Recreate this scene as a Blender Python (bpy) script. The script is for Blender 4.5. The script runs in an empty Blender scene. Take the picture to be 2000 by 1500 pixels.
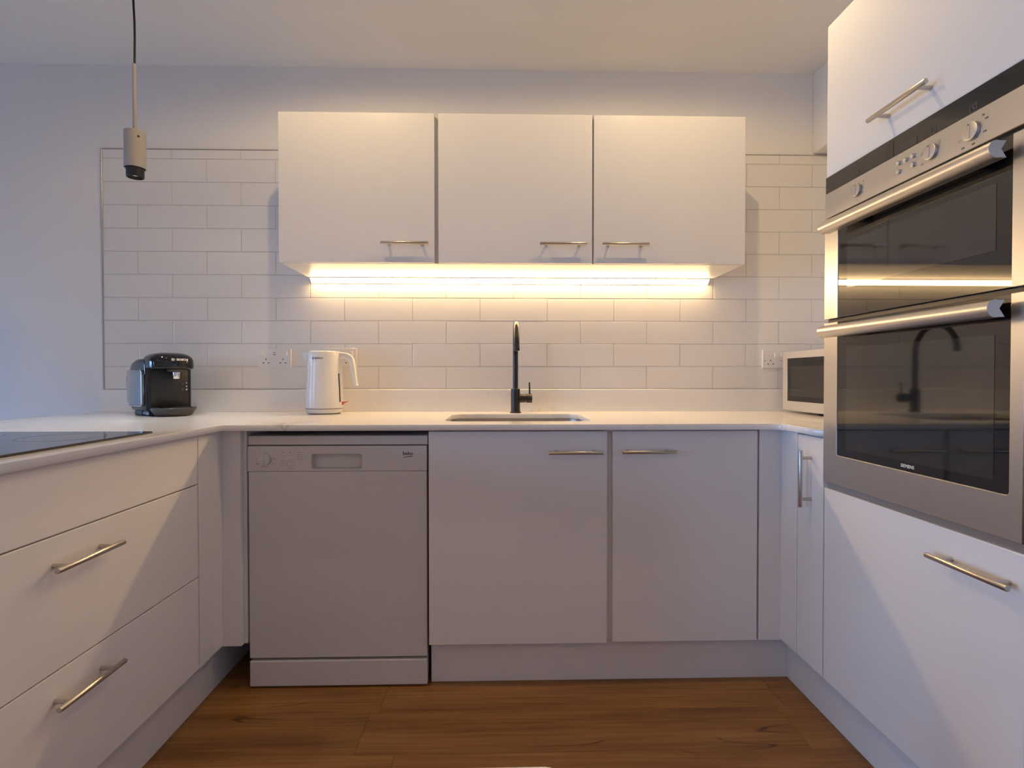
import bpy, bmesh, math, random
from mathutils import Matrix, Vector
random.seed(7)
PI = math.pi
scene = bpy.context.scene
COL = scene.collection

# ------------------------------------------------------------------ camera
cam_d = bpy.data.cameras.new('camera')
cam = bpy.data.objects.new('camera', cam_d)
COL.objects.link(cam)
cam_d.sensor_fit = 'HORIZONTAL'
cam_d.sensor_width = 36.0
cam_d.lens = 36.0 * 1050.0 / 2000.0
cam_d.clip_start = 0.02
yaw, pitch, roll = 0.0242059, -0.0136435, -0.00038768
fw = Vector((math.sin(yaw) * math.cos(pitch), math.cos(yaw) * math.cos(pitch), math.sin(pitch)))
rt = Vector((math.cos(yaw), -math.sin(yaw), 0))
up = rt.cross(fw)
r2 = rt * math.cos(roll) + up * math.sin(roll)
u2 = -rt * math.sin(roll) + up * math.cos(roll)
cm = Matrix((r2, u2, -fw)).transposed().to_4x4()
cm.translation = Vector((1.74633, -2.42198, 1.04401))
cam.matrix_world = cm
scene.camera = cam

# ------------------------------------------------------------------ world, lights, exposure
scene.view_settings.view_transform = 'Standard'
scene.view_settings.look = 'None'
scene.view_settings.gamma = 1.0
scene.view_settings.use_curve_mapping = False
scene.view_settings.exposure = 0.0
try:
    scene.cycles.max_bounces = 14
    scene.cycles.diffuse_bounces = 7
    scene.cycles.glossy_bounces = 5
    scene.cycles.sample_clamp_indirect = 6.0
    scene.cycles.blur_glossy = 0.5
except Exception:
    pass

DUSK = (0.29, 0.55, 1.0)
w = bpy.data.worlds.new('dusk_sky'); scene.world = w
w.use_nodes = True
nt = w.node_tree
bg = nt.nodes['Background']
tc = nt.nodes.new('ShaderNodeTexCoord'); sx = nt.nodes.new('ShaderNodeSeparateXYZ')
cr = nt.nodes.new('ShaderNodeValToRGB')
cr.color_ramp.elements[0].position = 0.42; cr.color_ramp.elements[0].color = (0.09, 0.165, 0.30, 1)
cr.color_ramp.elements[1].position = 0.52; cr.color_ramp.elements[1].color = (*DUSK, 1)
mr = nt.nodes.new('ShaderNodeMapRange'); mr.inputs[1].default_value = -1; mr.inputs[2].default_value = 1
nt.links.new(tc.outputs['Generated'], sx.inputs[0]); nt.links.new(sx.outputs[2], mr.inputs[0])
nt.links.new(mr.outputs[0], cr.inputs[0]); nt.links.new(cr.outputs[0], bg.inputs[0])
bg.inputs[1].default_value = 18.0

def add_light(name, kind, loc, power, color, **kw):
    d = bpy.data.lights.new(name, kind)
    d.energy = power; d.color = color
    for k, v in kw.items():
        if k != 'rot': setattr(d, k, v)
    o = bpy.data.objects.new(name, d); COL.objects.link(o)
    o.location = loc
    if 'rot' in kw: o.rotation_euler = kw['rot']
    return o

WARM = (1.0, 0.71, 0.345)
SPOT_W = 14.3
for sx_, sy_, k_ in ((1.18, -0.84, 1.0), (2.38, -0.84, 1.0)):
    add_light('ceiling_spot', 'SPOT', (sx_, sy_, 2.40), SPOT_W * k_, WARM, spot_size=math.radians(176), spot_blend=0.32, shadow_soft_size=0.014)

WIN_X = -3.2
WINDOWS = [(-5.0, -3.0, 0.05, 1.95), (-1.5, -0.12, 0.05, 1.7)]      # y0, y1, z0, z1 of the glazed openings in the left wall
for y0, y1, z0, z1 in WINDOWS:
    portal = add_light('window_portal', 'AREA', (WIN_X - 0.12, (y0 + y1) / 2, (z0 + z1) / 2), 1.0, (1, 1, 1),
                       shape='RECTANGLE', size=z1 - z0, size_y=y1 - y0, rot=(0, -PI / 2, 0))
    portal.data.cycles.is_portal = True
FILL_W = 15.5
FILL_COLOR = (1.0, 0.53, 0.12)
add_light('room_fill_light', 'AREA', (0.2, -3.6, 2.39), FILL_W, FILL_COLOR, shape='RECTANGLE', size=3.6, size_y=1.4)  # unseen soft fill, added to brighten the units and walls
LED_STRENGTH = 62.0
LED_COLOR = (1.0, 0.655, 0.305)

# ------------------------------------------------------------------ materials
def mat(name, color=(0.8, 0.8, 0.8), rough=0.5, metal=0.0, spec=0.5, coat=0.0, emit=None, estr=0.0, ior=1.5):
    m = bpy.data.materials.new(name); m.use_nodes = True
    b = m.node_tree.nodes['Principled BSDF']
    b.inputs['Base Color'].default_value = (*color, 1)
    b.inputs['Roughness'].default_value = rough
    b.inputs['Metallic'].default_value = metal
    b.inputs['IOR'].default_value = ior
    b.inputs['Specular IOR Level'].default_value = spec
    b.inputs['Coat Weight'].default_value = coat
    b.inputs['Coat Roughness'].default_value = 0.05
    if emit:
        b.inputs['Emission Color'].default_value = (*emit, 1)
        b.inputs['Emission Strength'].default_value = estr
    return m

def nodes_of(m):
    return m.node_tree.nodes, m.node_tree.links, m.node_tree.nodes['Principled BSDF']

def noise(m, scale, detail=3, rough=0.5, coord='Object', stretch=(1, 1, 1), offset=None):
    n, l, b = nodes_of(m)
    t = n.new('ShaderNodeTexCoord'); mp = n.new('ShaderNodeMapping'); ns = n.new('ShaderNodeTexNoise')
    mp.inputs['Scale'].default_value = stretch
    ns.inputs['Scale'].default_value = scale; ns.inputs['Detail'].default_value = detail; ns.inputs['Roughness'].default_value = rough
    l.new(t.outputs[coord], mp.inputs['Vector']); l.new(mp.outputs[0], ns.inputs['Vector'])
    if offset is not None: l.new(offset, mp.inputs['Location'])
    return ns

def add_bump(m, tex_out, strength, dist=0.001):
    n, l, b = nodes_of(m)
    bp = n.new('ShaderNodeBump'); bp.inputs['Strength'].default_value = strength; bp.inputs['Distance'].default_value = dist
    l.new(tex_out, bp.inputs['Height']); l.new(bp.outputs[0], b.inputs['Normal'])

def ramp(m, fac, stops):
    n, l, b = nodes_of(m)
    c = n.new('ShaderNodeValToRGB'); e = c.color_ramp.elements
    while len(e) < len(stops): e.new(0.5)
    for i, (p, col) in enumerate(stops):
        e[i].position = p; e[i].color = (*col, 1)
    l.new(fac, c.inputs[0])
    return c.outputs[0]

def paint(name, col, bump=0.12):
    m = mat(name, col, 0.62, spec=0.3)
    n, l, b = nodes_of(m)
    ns = noise(m, 3.0, 4)
    l.new(ramp(m, ns.outputs[0], [(0.3, tuple(c * 0.985 for c in col)), (0.7, col)]), b.inputs['Base Color'])
    n2 = noise(m, 220, 2)
    add_bump(m, n2.outputs[0], bump, 0.0004)
    return m

M = {}
M['wall'] = paint('matt_wall_paint', (0.83, 0.815, 0.795))
M['ceiling'] = paint('matt_ceiling_paint', (0.88, 0.865, 0.845))
def lacquer(name, col, rough):
    m = mat(name, col, rough, spec=0.5)
    ns = noise(m, 1.6, 1)
    n, l, b = nodes_of(m)
    l.new(ramp(m, ns.outputs[0], [(0.3, tuple(c * 0.99 for c in col)), (0.7, col)]), b.inputs['Base Color'])
    return m
M['gloss'] = lacquer('gloss_white_door', (0.80, 0.785, 0.775), 0.16)
M['carcass'] = lacquer('white_melamine', (0.76, 0.745, 0.73), 0.38)
M['plinth'] = lacquer('gloss_white_plinth', (0.74, 0.725, 0.715), 0.18)
M['appliance'] = lacquer('white_enamel', (0.66, 0.645, 0.635), 0.32)
M['tile'] = mat('white_glazed_tile', (0.79, 0.77, 0.745), 0.13)
_ns = noise(M['tile'], 7, 2); add_bump(M['tile'], _ns.outputs[0], 0.10, 0.0012)
M['grout'] = paint('pale_grout', (0.60, 0.575, 0.545), 0.3)
M['trim'] = mat('satin_edge_trim', (0.55, 0.52, 0.49), 0.35, 0.6)

def quartz():
    m = mat('white_veined_quartz', (0.87, 0.85, 0.825), 0.16)
    n, l, b = nodes_of(m)
    n1 = noise(m, 2.2, 8, 0.62)
    v = ramp(m, n1.outputs[0], [(0.488, (0, 0, 0)), (0.5, (1, 1, 1)), (0.512, (0, 0, 0))])
    n2 = noise(m, 1.7, 2, coord='Object', stretch=(1, 1.3, 1))
    k = ramp(m, n2.outputs[0], [(0.56, (0, 0, 0)), (0.68, (1, 1, 1))])
    mu = n.new('ShaderNodeMath'); mu.operation = 'MULTIPLY'
    l.new(v, mu.inputs[0]); l.new(k, mu.inputs[1])
    mx = n.new('ShaderNodeMix'); mx.data_type = 'RGBA'
    mx.inputs[6].default_value = (0.87, 0.85, 0.825, 1); mx.inputs[7].default_value = (0.60, 0.55, 0.50, 1)
    l.new(mu.outputs[0], mx.inputs[0]); l.new(mx.outputs[2], b.inputs['Base Color'])
    return m
M['quartz'] = quartz()

def brushed(name, col, rough, stretch):
    m = mat(name, col, rough, 1.0)
    n, l, b = nodes_of(m)
    ns = noise(m, 60, 3, stretch=stretch)
    r_ = n.new('ShaderNodeMapRange'); r_.inputs[3].default_value = rough * 0.75; r_.inputs[4].default_value = rough * 1.3
    l.new(ns.outputs[0], r_.inputs[0]); l.new(r_.outputs[0], b.inputs['Roughness'])
    add_bump(m, ns.outputs[0], 0.05, 0.0003)
    return m
M['steel'] = brushed('brushed_oven_steel', (0.60, 0.575, 0.55), 0.36, (1, 1, 40))
M['nickel'] = brushed('satin_nickel_handle', (0.56, 0.52, 0.47), 0.27, (0, 0, 0))
M['sink'] = brushed('brushed_sink_steel', (0.50, 0.47, 0.44), 0.34, (40, 1, 1))
M['alu'] = brushed('aluminium_profile', (0.52, 0.56, 0.60), 0.3, (0, 0, 0))
M['chrome'] = mat('bright_chrome', (0.8, 0.8, 0.78), 0.08, 1.0)
M['black_matt'] = mat('matt_black_metal', (0.012, 0.012, 0.012), 0.34)
M['black_gloss'] = mat('gloss_black_plastic', (0.010, 0.010, 0.011), 0.07)
M['black_plastic'] = mat('satin_black_plastic', (0.014, 0.013, 0.013), 0.38)
M['grey_plastic'] = mat('dark_grey_plastic', (0.045, 0.043, 0.043), 0.42)
M['rubber'] = mat('black_rubber', (0.01, 0.01, 0.01), 0.8)
M['void'] = mat('dark_subfloor_board', (0.02, 0.018, 0.017), 0.9)  # even dark colour of the slab under the planks
M['oven_glass'] = mat('black_oven_glass', (0.006, 0.006, 0.006), 0.03, ior=1.75)
M['oven_window'] = mat('smoked_oven_window', (0.016, 0.016, 0.015), 0.05, ior=1.9)
M['hob_glass'] = mat('black_hob_glass', (0.012, 0.012, 0.013), 0.06, ior=1.6)
M['panel_glass'] = mat('black_fascia_glass', (0.012, 0.011, 0.011), 0.06, ior=1.7)
M['display'] = mat('dim_display', (0.05, 0.048, 0.046), 0.12)
M['tank'] = mat('smoked_water_tank', (0.03, 0.035, 0.045), 0.06, ior=1.9, coat=1.0)
M['white_plastic'] = mat('white_plastic', (0.76, 0.745, 0.73), 0.22)
M['socket'] = mat('white_socket_plastic', (0.78, 0.75, 0.73), 0.28)
M['micro'] = mat('cream_steel_microwave', (0.62, 0.58, 0.52), 0.36, 0.35)
M['micro_glass'] = mat('microwave_glass', (0.012, 0.010, 0.009), 0.08)
M['micro_window'] = mat('microwave_mesh_window', (0.032, 0.029, 0.026), 0.14)
M['lamp_body'] = paint('lamp_grey_paint', (0.40, 0.375, 0.35), 0.05)
M['cable'] = mat('black_cable', (0.015, 0.013, 0.012), 0.6)
M['red'] = mat('red_plastic', (0.55, 0.03, 0.02), 0.35)
M['print_dark'] = mat('dark_print', (0.05, 0.045, 0.045), 0.6)
M['print_grey'] = mat('grey_print', (0.17, 0.155, 0.15), 0.6)
M['print_white'] = mat('white_print', (0.75, 0.74, 0.72), 0.5)
M['led'] = mat('led_diffuser', (0.9, 0.9, 0.9), 0.5, emit=LED_COLOR, estr=LED_STRENGTH)
M['lens'] = mat('lamp_lens', (0.9, 0.9, 0.9), 0.3, emit=(1.0, 0.9, 0.78), estr=0.9)
M['stool'] = mat('white_seat_plastic', (0.86, 0.84, 0.81), 0.3)
M['frame_white'] = mat('white_window_frame', (0.72, 0.71, 0.70), 0.4)

def oak():
    m = mat('oak_laminate', (0.2, 0.1, 0.04), 0.42, spec=0.35)
    n, l, b = nodes_of(m)
    oi = n.new('ShaderNodeObjectInfo')
    cx = n.new('ShaderNodeCombineXYZ')
    mulr = n.new('ShaderNodeMath'); mulr.operation = 'MULTIPLY'; mulr.inputs[1].default_value = 37.0
    l.new(oi.outputs['Random'], mulr.inputs[0])
    for i in range(3): l.new(mulr.outputs[0], cx.inputs[i])
    big = noise(m, 5.0, 4, 0.55, stretch=(0.35, 3.2, 1), offset=cx.outputs[0])
    fine = noise(m, 46.0, 5, 0.6, stretch=(0.06, 3.0, 1), offset=cx.outputs[0])
    c1 = ramp(m, big.outputs[0], [(0.25, (0.20, 0.088, 0.024)), (0.5, (0.31, 0.146, 0.042)), (0.78, (0.40, 0.20, 0.064))])
    c2 = ramp(m, fine.outputs[0], [(0.32, (0.62, 0.56, 0.5)), (0.62, (1.05, 1.05, 1.05))])
    mx = n.new('ShaderNodeMix'); mx.data_type = 'RGBA'; mx.blend_type = 'MULTIPLY'; mx.inputs[0].default_value = 0.8
    l.new(c1, mx.inputs[6]); l.new(c2, mx.inputs[7])
    # dark cracks: thin contour lines of a stretched noise
    ck = noise(m, 2.4, 3, 0.5, stretch=(0.30, 2.2, 1), offset=cx.outputs[0])
    lines = ramp(m, ck.outputs[0], [(0.395, (0, 0, 0)), (0.400, (1, 1, 1)), (0.406, (0, 0, 0))])
    msk = noise(m, 3.0, 1, 0.5, stretch=(1, 1.5, 1), offset=cx.outputs[0])
    mk = ramp(m, msk.outputs[0], [(0.5, (0, 0, 0)), (0.6, (1, 1, 1))])
    mu = n.new('ShaderNodeMath'); mu.operation = 'MULTIPLY'
    l.new(lines, mu.inputs[0]); l.new(mk, mu.inputs[1])
    mx2 = n.new('ShaderNodeMix'); mx2.data_type = 'RGBA'
    l.new(mu.outputs[0], mx2.inputs[0]); l.new(mx.outputs[2], mx2.inputs[6]); mx2.inputs[7].default_value = (0.035, 0.014, 0.006, 1)
    # per plank tone
    hs = n.new('ShaderNodeHueSaturation')
    mrv = n.new('ShaderNodeMapRange'); mrv.inputs[3].default_value = 0.88; mrv.inputs[4].default_value = 1.12
    l.new(oi.outputs['Random'], mrv.inputs[0]); l.new(mrv.outputs[0], hs.inputs['Value'])
    l.new(mx2.outputs[2], hs.inputs['Color']); l.new(hs.outputs[0], b.inputs['Base Color'])
    add_bump(m, fine.outputs[0], 0.12, 0.0006)
    return m
M['oak'] = oak()

def glass_pane():
    m = bpy.data.materials.new('window_glass'); m.use_nodes = True
    n, l = m.node_tree.nodes, m.node_tree.links
    n.remove(n['Principled BSDF'])
    t = n.new('ShaderNodeBsdfTransparent'); g = n.new('ShaderNodeBsdfGlossy'); g.inputs['Roughness'].default_value = 0.01
    f = n.new('ShaderNodeFresnel'); x = n.new('ShaderNodeMixShader')
    l.new(f.outputs[0], x.inputs[0]); l.new(t.outputs[0], x.inputs[1]); l.new(g.outputs[0], x.inputs[2])
    l.new(x.outputs[0], n['Material Output'].inputs[0])
    return m
M['glass'] = glass_pane()

# ------------------------------------------------------------------ mesh helpers (world coordinates)
def merge(bm, tmp):
    me = bpy.data.meshes.new('tmp'); tmp.to_mesh(me); tmp.free(); bm.from_mesh(me); bpy.data.meshes.remove(me)

def box(x0, x1, y0, y1, z0, z1, bev=0.0, seg=2, bm=None):
    t = bmesh.new()
    bmesh.ops.create_cube(t, size=1.0)
    for v in t.verts:
        v.co = Vector(((x0 + x1) / 2 + v.co.x * (x1 - x0), (y0 + y1) / 2 + v.co.y * (y1 - y0), (z0 + z1) / 2 + v.co.z * (z1 - z0)))
    if x1 < x0 or y1 < y0 or z1 < z0: bmesh.ops.recalc_face_normals(t, faces=t.faces)
    if bev > 0:
        bmesh.ops.bevel(t, geom=list(t.edges), offset=bev, segments=seg, affect='EDGES', profile=0.5)
    if bm is None: return t
    merge(bm, t); return bm

def tube(p0, p1, r0, r1=None, n=20, bev=0.0, bm=None):
    r1 = r0 if r1 is None else r1
    p0, p1 = Vector(p0), Vector(p1); d = p1 - p0
    t = bmesh.new()
    bmesh.ops.create_cone(t, cap_ends=True, segments=n, radius1=r0, radius2=r1, depth=d.length)
    if bev > 0:
        es = [e for e in t.edges if abs(e.verts[0].co.z - e.verts[1].co.z) < 1e-6]
        bmesh.ops.bevel(t, geom=es, offset=bev, segments=2, affect='EDGES', profile=0.5)
    q = d.to_track_quat('Z', 'Y').to_matrix().to_4x4(); q.translation = (p0 + p1) / 2
    t.transform(q)
    if bm is None: return t
    merge(bm, t); return bm

def lathe(profile, center, n=40, bm=None):
    t = bmesh.new(); rings = []
    for r, z in profile:
        if r < 1e-6: rings.append([t.verts.new((0, 0, z))])
        else: rings.append([t.verts.new((r * math.cos(2 * PI * i / n), r * math.sin(2 * PI * i / n), z)) for i in range(n)])
    for a, b in zip(rings, rings[1:]):
        for i in range(n):
            j = (i + 1) % n
            if len(a) == 1 and len(b) == 1: continue
            if len(a) == 1: t.faces.new((a[0], b[i], b[j]))
            elif len(b) == 1: t.faces.new((a[i], b[0], a[j]))
            else: t.faces.new((a[i], b[i], b[j], a[j]))
    bmesh.ops.recalc_face_normals(t, faces=t.faces)
    t.transform(Matrix.Translation(Vector(center)))
    if bm is None: return t
    merge(bm, t); return bm

def sweep(path, section, side, bm=None):
    """sweep a closed 2D section (a along 'side', b along normal) along a path; section may be a list per point"""
    t = bmesh.new(); rings = []; side = Vector(side).normalized(); P = [Vector(p) for p in path]
    for i, p in enumerate(P):
        d = (P[min(i + 1, len(P) - 1)] - P[max(i - 1, 0)]).normalized()
        nn = d.cross(side).normalized()
        s = section[i] if isinstance(section[0][0], (list, tuple)) else section
        rings.append([t.verts.new(p + side * a + nn * b) for a, b in s])
    k = len(rings[0])
    for a, b in zip(rings, rings[1:]):
        for i in range(k):
            t.faces.new((a[i], a[(i + 1) % k], b[(i + 1) % k], b[i]))
    t.faces.new(list(reversed(rings[0]))); t.faces.new(rings[-1])
    bmesh.ops.recalc_face_normals(t, faces=t.faces)
    if bm is None: return t
    merge(bm, t); return bm

def circle(r, n=16): return [(r * math.cos(2 * PI * i / n), r * math.sin(2 * PI * i / n)) for i in range(n)]
def rrect(x0, x1, y0, y1, r, n=5):
    pts = []
    for cx_, cy_, a0 in ((x1 - r, y1 - r, 0), (x0 + r, y1 - r, 90), (x0 + r, y0 + r, 180), (x1 - r, y0 + r, 270)):
        for i in range(n + 1):
            a = math.radians(a0 + 90 * i / n); pts.append((cx_ + r * math.cos(a), cy_ + r * math.sin(a)))
    return pts

def plate(outer, holes, thick, mtx, bev=0.0, bm=None):
    """flat plate from 2D outlines with holes; front face at local z=0, body towards -z"""
    cu = bpy.data.curves.new('tmp', 'CURVE'); cu.dimensions = '2D'; cu.fill_mode = 'BOTH'
    cu.extrude = thick / 2 - bev; cu.bevel_depth = bev; cu.bevel_resolution = 1; cu.offset = -bev
    for pts in [outer] + list(holes):
        s = cu.splines.new('POLY'); s.points.add(len(pts) - 1); s.use_cyclic_u = True
        for p, q in zip(s.points, pts): p.co = (q[0], q[1], 0, 1)
    o = bpy.data.objects.new('tmp', cu)
    me = bpy.data.meshes.new_from_object(o)
    t = bmesh.new(); t.from_mesh(me)
    bpy.data.objects.remove(o); bpy.data.curves.remove(cu); bpy.data.meshes.remove(me)
    bmesh.ops.remove_doubles(t, verts=t.verts, dist=1e-6)
    t.transform(mtx @ Matrix.Translation((0, 0, -thick / 2)))
    if bm is None: return t
    merge(bm, t); return bm

def frame_to(origin, xa, ya):
    xa, ya = Vector(xa), Vector(ya); za = xa.cross(ya)
    m = Matrix((xa, ya, za)).transposed().to_4x4(); m.translation = Vector(origin)
    return m
def facing_front(x, y, z): return frame_to((x, y, z), (1, 0, 0), (0, 0, 1))     # faces -Y
def facing_left(x, y, z): return frame_to((x, y, z), (0, -1, 0), (0, 0, 1))     # faces -X
def facing_up(x, y, z): return frame_to((x, y, z), (1, 0, 0), (0, 1, 0))

def text(s, size, mtx, thick=0.0006, bold=0.0, bm=None, spacing=1.0):
    cu = bpy.data.curves.new('tmp', 'FONT'); cu.body = s; cu.size = size; cu.extrude = thick / 2
    cu.align_x = 'CENTER'; cu.align_y = 'CENTER'; cu.offset = bold * size; cu.space_character = spacing; cu.resolution_u = 3
    o = bpy.data.objects.new('tmp', cu)
    me = bpy.data.meshes.new_from_object(o)
    t = bmesh.new(); t.from_mesh(me)
    bpy.data.objects.remove(o); bpy.data.curves.remove(cu); bpy.data.meshes.remove(me)
    t.transform(mtx)
    if bm is None: return t
    merge(bm, t); return bm

def obj(name, bm, m, parent=None, smooth=None):
    me = bpy.data.meshes.new(name); bm.to_mesh(me); bm.free()
    if m is not None: me.materials.append(m if not isinstance(m, str) else M[m])
    if smooth:
        me.shade_smooth(); me.set_sharp_from_angle(angle=math.radians(smooth))
    o = bpy.data.objects.new(name, me); COL.objects.link(o)
    if parent is not None:
        o.parent = parent
        if parent.type == 'EMPTY': o.matrix_parent_inverse = parent.matrix_basis.inverted()
    return o

def lobj(name, bm, m, parent, smooth=None):
    """child given in its parent's own coordinates"""
    o = obj(name, bm, m, parent, smooth); o.matrix_parent_inverse = Matrix(); return o

def tag(o, label, cat, group=None):
    o['label'] = label; o['category'] = cat
    if group: o['group'] = group
    return o
def thing(name, label, cat, loc, rotz=0.0, group=None):
    o = bpy.data.objects.new(name, None); COL.objects.link(o)
    o.empty_display_size = 0.05
    o.matrix_basis = Matrix.Translation(Vector(loc)) @ Matrix.Rotation(rotz, 4, 'Z')
    return tag(o, label, cat, group)
def struct(name, bm, m, smooth=None):
    o = obj(name, bm, m, None, smooth); o['kind'] = 'structure'; return o

# ------------------------------------------------------------------ the room
RX0, RX1, RY0, RY1, RZ = WIN_X, 3.31, -5.5, 0.008, 2.42
floor = struct('floor', box(RX0, RX1, RY0, RY1, -0.12, -0.008), 'void')
PW, PL = 0.193, 1.28
plank_me = {}
def plank(x0, x1, y0, y1):
    k = (round(x1 - x0, 3), round(y1 - y0, 3))
    if k not in plank_me:
        b_ = box(-k[0] / 2 + 0.0003, k[0] / 2 - 0.0003, -k[1] / 2 + 0.0003, k[1] / 2 - 0.0003, -0.008, 0.0, 0.0008, 1)
        me = bpy.data.meshes.new('plank'); b_.to_mesh(me); b_.free(); me.materials.append(M['oak']); plank_me[k] = me
    o = bpy.data.objects.new('plank', plank_me[k]); COL.objects.link(o); o.parent = floor
    o.location = ((x0 + x1) / 2, (y0 + y1) / 2, 0)
y = -0.945 + 5 * PW; row = 0
offs = {5: 0.3, 4: 0.9, 3: 0.1}
starts = [0.55, 1.1, 0.2, 0.85, None, None]
while y - PW > RY0 - PW:
    ya, yb = max(y - PW, RY0), min(y, RY1)
    if abs(y - (-0.752)) < 0.01: js = 1.345
    elif abs(y - (-0.945)) < 0.01: js = 1.457 - 1.28
    else: js = random.uniform(0, PL)
    js = js - PL * math.ceil((js - RX0) / PL)
    x = js
    while x < RX1:
        a, b_ = max(x, RX0), min(x + PL, RX1)
        if b_ - a > 0.02 and yb - ya > 0.01: plank(a, b_, ya, yb)
        x += PL
    y -= PW
ceil_ = struct('ceiling', box(RX0 - 0.1, RX1 + 0.1, RY0 - 0.1, RY1 + 0.1, RZ, RZ + 0.1), 'ceiling')
wall_back = struct('wall_back', box(RX0 - 0.1, RX1 + 0.1, RY1, RY1 + 0.1, -0.1, RZ), 'wall')
struct('wall_right', box(RX1, RX1 + 0.1, RY0, RY1, -0.1, RZ), 'wall')
struct('wall_front', box(RX0 - 0.1, RX1 + 0.1, RY0 - 0.1, RY0, -0.1, RZ), 'wall')
# left wall with its glazed opening (daylight comes from here)
rc = lambda a, b_, c, d: [(a, c), (b_, c), (b_, d), (a, d)]
wl = plate([(RY0, -0.1), (RY1, -0.1), (RY1, RZ), (RY0, RZ)], [rc(*q) for q in WINDOWS], 0.1, frame_to((RX0, 0, 0), (0, 1, 0), (0, 0, 1)))
struct('wall_left', wl, 'wall')
for i_, (y0, y1, z0, z1) in enumerate(WINDOWS):
    win = bpy.data.objects.new('window_%d' % (i_ + 1), None); COL.objects.link(win); win['kind'] = 'structure'  # unseen, sized for the blue light; second added to tint the back wall
    ym = (y0 + y1) / 2
    fb = plate(rc(y0, y1, z0, z1), [rc(y0 + 0.06, ym - 0.03, z0 + 0.06, z1 - 0.06), rc(ym + 0.03, y1 - 0.06, z0 + 0.06, z1 - 0.06)],
               0.06, frame_to((RX0 - 0.01, 0, 0), (0, 1, 0), (0, 0, 1)))
    obj('window_frame', fb, 'frame_white', win)
    for a, b_ in ((y0 + 0.06, ym - 0.03), (ym + 0.03, y1 - 0.06)):
        obj('pane', box(RX0 - 0.042, RX0 - 0.038, a, b_, z0 + 0.06, z1 - 0.06), 'glass', win)
# plastered boxing in the right-hand corner above the tiles
struct('trim_1', box(3.177, RX1, -0.868, 0.0075, 2.0575, RZ, 0.003, 1), 'wall')

# wall tiles : brick bond, 300 x 100 mm
TX, TZ, HW, RH, G = 0.0, 0.988, 0.151, 0.101807, 0.0011
TOP = 2.0475
struct_g = obj('grout', box(TX, RX1, 0.0022, 0.0078, TZ, TOP), 'grout', wall_back)
tile_me = {}
def tile(x0, x1, z0, z1):
    k = (round(x1 - x0, 4), round(z1 - z0, 4))
    if k not in tile_me:
        b_ = box(-k[0] / 2 + G, k[0] / 2 - G, 0.0, 0.006, -k[1] / 2 + G, k[1] / 2 - G, 0.0016, 2)
        me = bpy.data.meshes.new('tile'); b_.to_mesh(me); b_.free(); me.materials.append(M['tile'])
        tile_me[k] = me
    o = bpy.data.objects.new('tile', tile_me[k]); COL.objects.link(o); o.parent = wall_back
    o.location = ((x0 + x1) / 2, random.uniform(-0.0003, 0.0003), (z0 + z1) / 2)
    o.rotation_euler = (random.uniform(-0.003, 0.003), 0, random.uniform(-0.0012, 0.0012))
for j in range(11):
    z0, z1 = TZ + j * RH, min(TZ + (j + 1) * RH, TOP)
    k0 = 0 if j % 2 == 0 else -1
    for i in range(12):
        a, b_ = TX + (k0 + 2 * i) * HW, TX + (k0 + 2 * i + 2) * HW
        a, b_ = max(a, TX), min(b_, RX1)
        if b_ - a > 0.02: tile(a, b_, z0, z1)
tb = bmesh.new()
box(TX - 0.006, TX, -0.0012, 0.0078, TZ, TOP + 0.004, 0.0008, 1, tb)
box(TX, RX1, -0.0012, 0.0078, TOP, TOP + 0.004, 0.0008, 1, tb)
obj('tile_edge_trim', tb, 'trim', wall_back)

# ------------------------------------------------------------------ handles
def bar_handle(p0, p1, out, feet, parent, r=0.006):
    """bar from p0 to p1; feet = distances of the two posts from the bar's middle; out = vector from the bar to the door face"""
    p0, p1, out = Vector(p0), Vector(p1), Vector(out)
    mid = (p0 + p1) / 2; d = (p1 - p0).normalized()
    b_ = tube(p0, p1, r, n=20, bev=0.0008)
    for s in (-feet, feet):
        q = mid + d * s
        tube(q, q + out, 0.0045, 0.0055, 14, 0, b_)
    return obj('handle', b_, 'nickel', parent, 35)

# ------------------------------------------------------------------ worktop, upstand
WT, WB = 0.888, 0.868
WF = -0.665
arc = [(2.685 - 0.05 + 0.05 * math.cos(math.radians(a)), WF - 0.05 + 0.05 * math.sin(math.radians(a))) for a in (0, 15, 30, 45, 60, 75, 90)]
outer = [(-0.05, -0.001), (3.309, -0.001), (3.309, -0.8575), (2.685, -0.8575)] + arc + [(0.851, WF), (0.851, -1.735), (-0.05, -1.735)]
SX0, SX1, SY0, SY1 = 1.553, 2.077, -0.545, -0.172
wt = plate(outer[::-1], [rrect(SX0, SX1, SY0, SY1, 0.055, 6)], WT - WB, facing_up(0, 0, WT), 0.0012)
worktop = tag(obj('worktop', wt, 'quartz'), 'white veined quartz worktop running along three sides under the tiles', 'worktop')
up_ = box(-0.013, 3.309, -0.0145, -0.0018, WT, TZ - 0.0005, 0.0012, 1)
tag(obj('upstand', up_, 'quartz'), 'low white quartz upstand between worktop and wall tiles', 'upstand')

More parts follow.
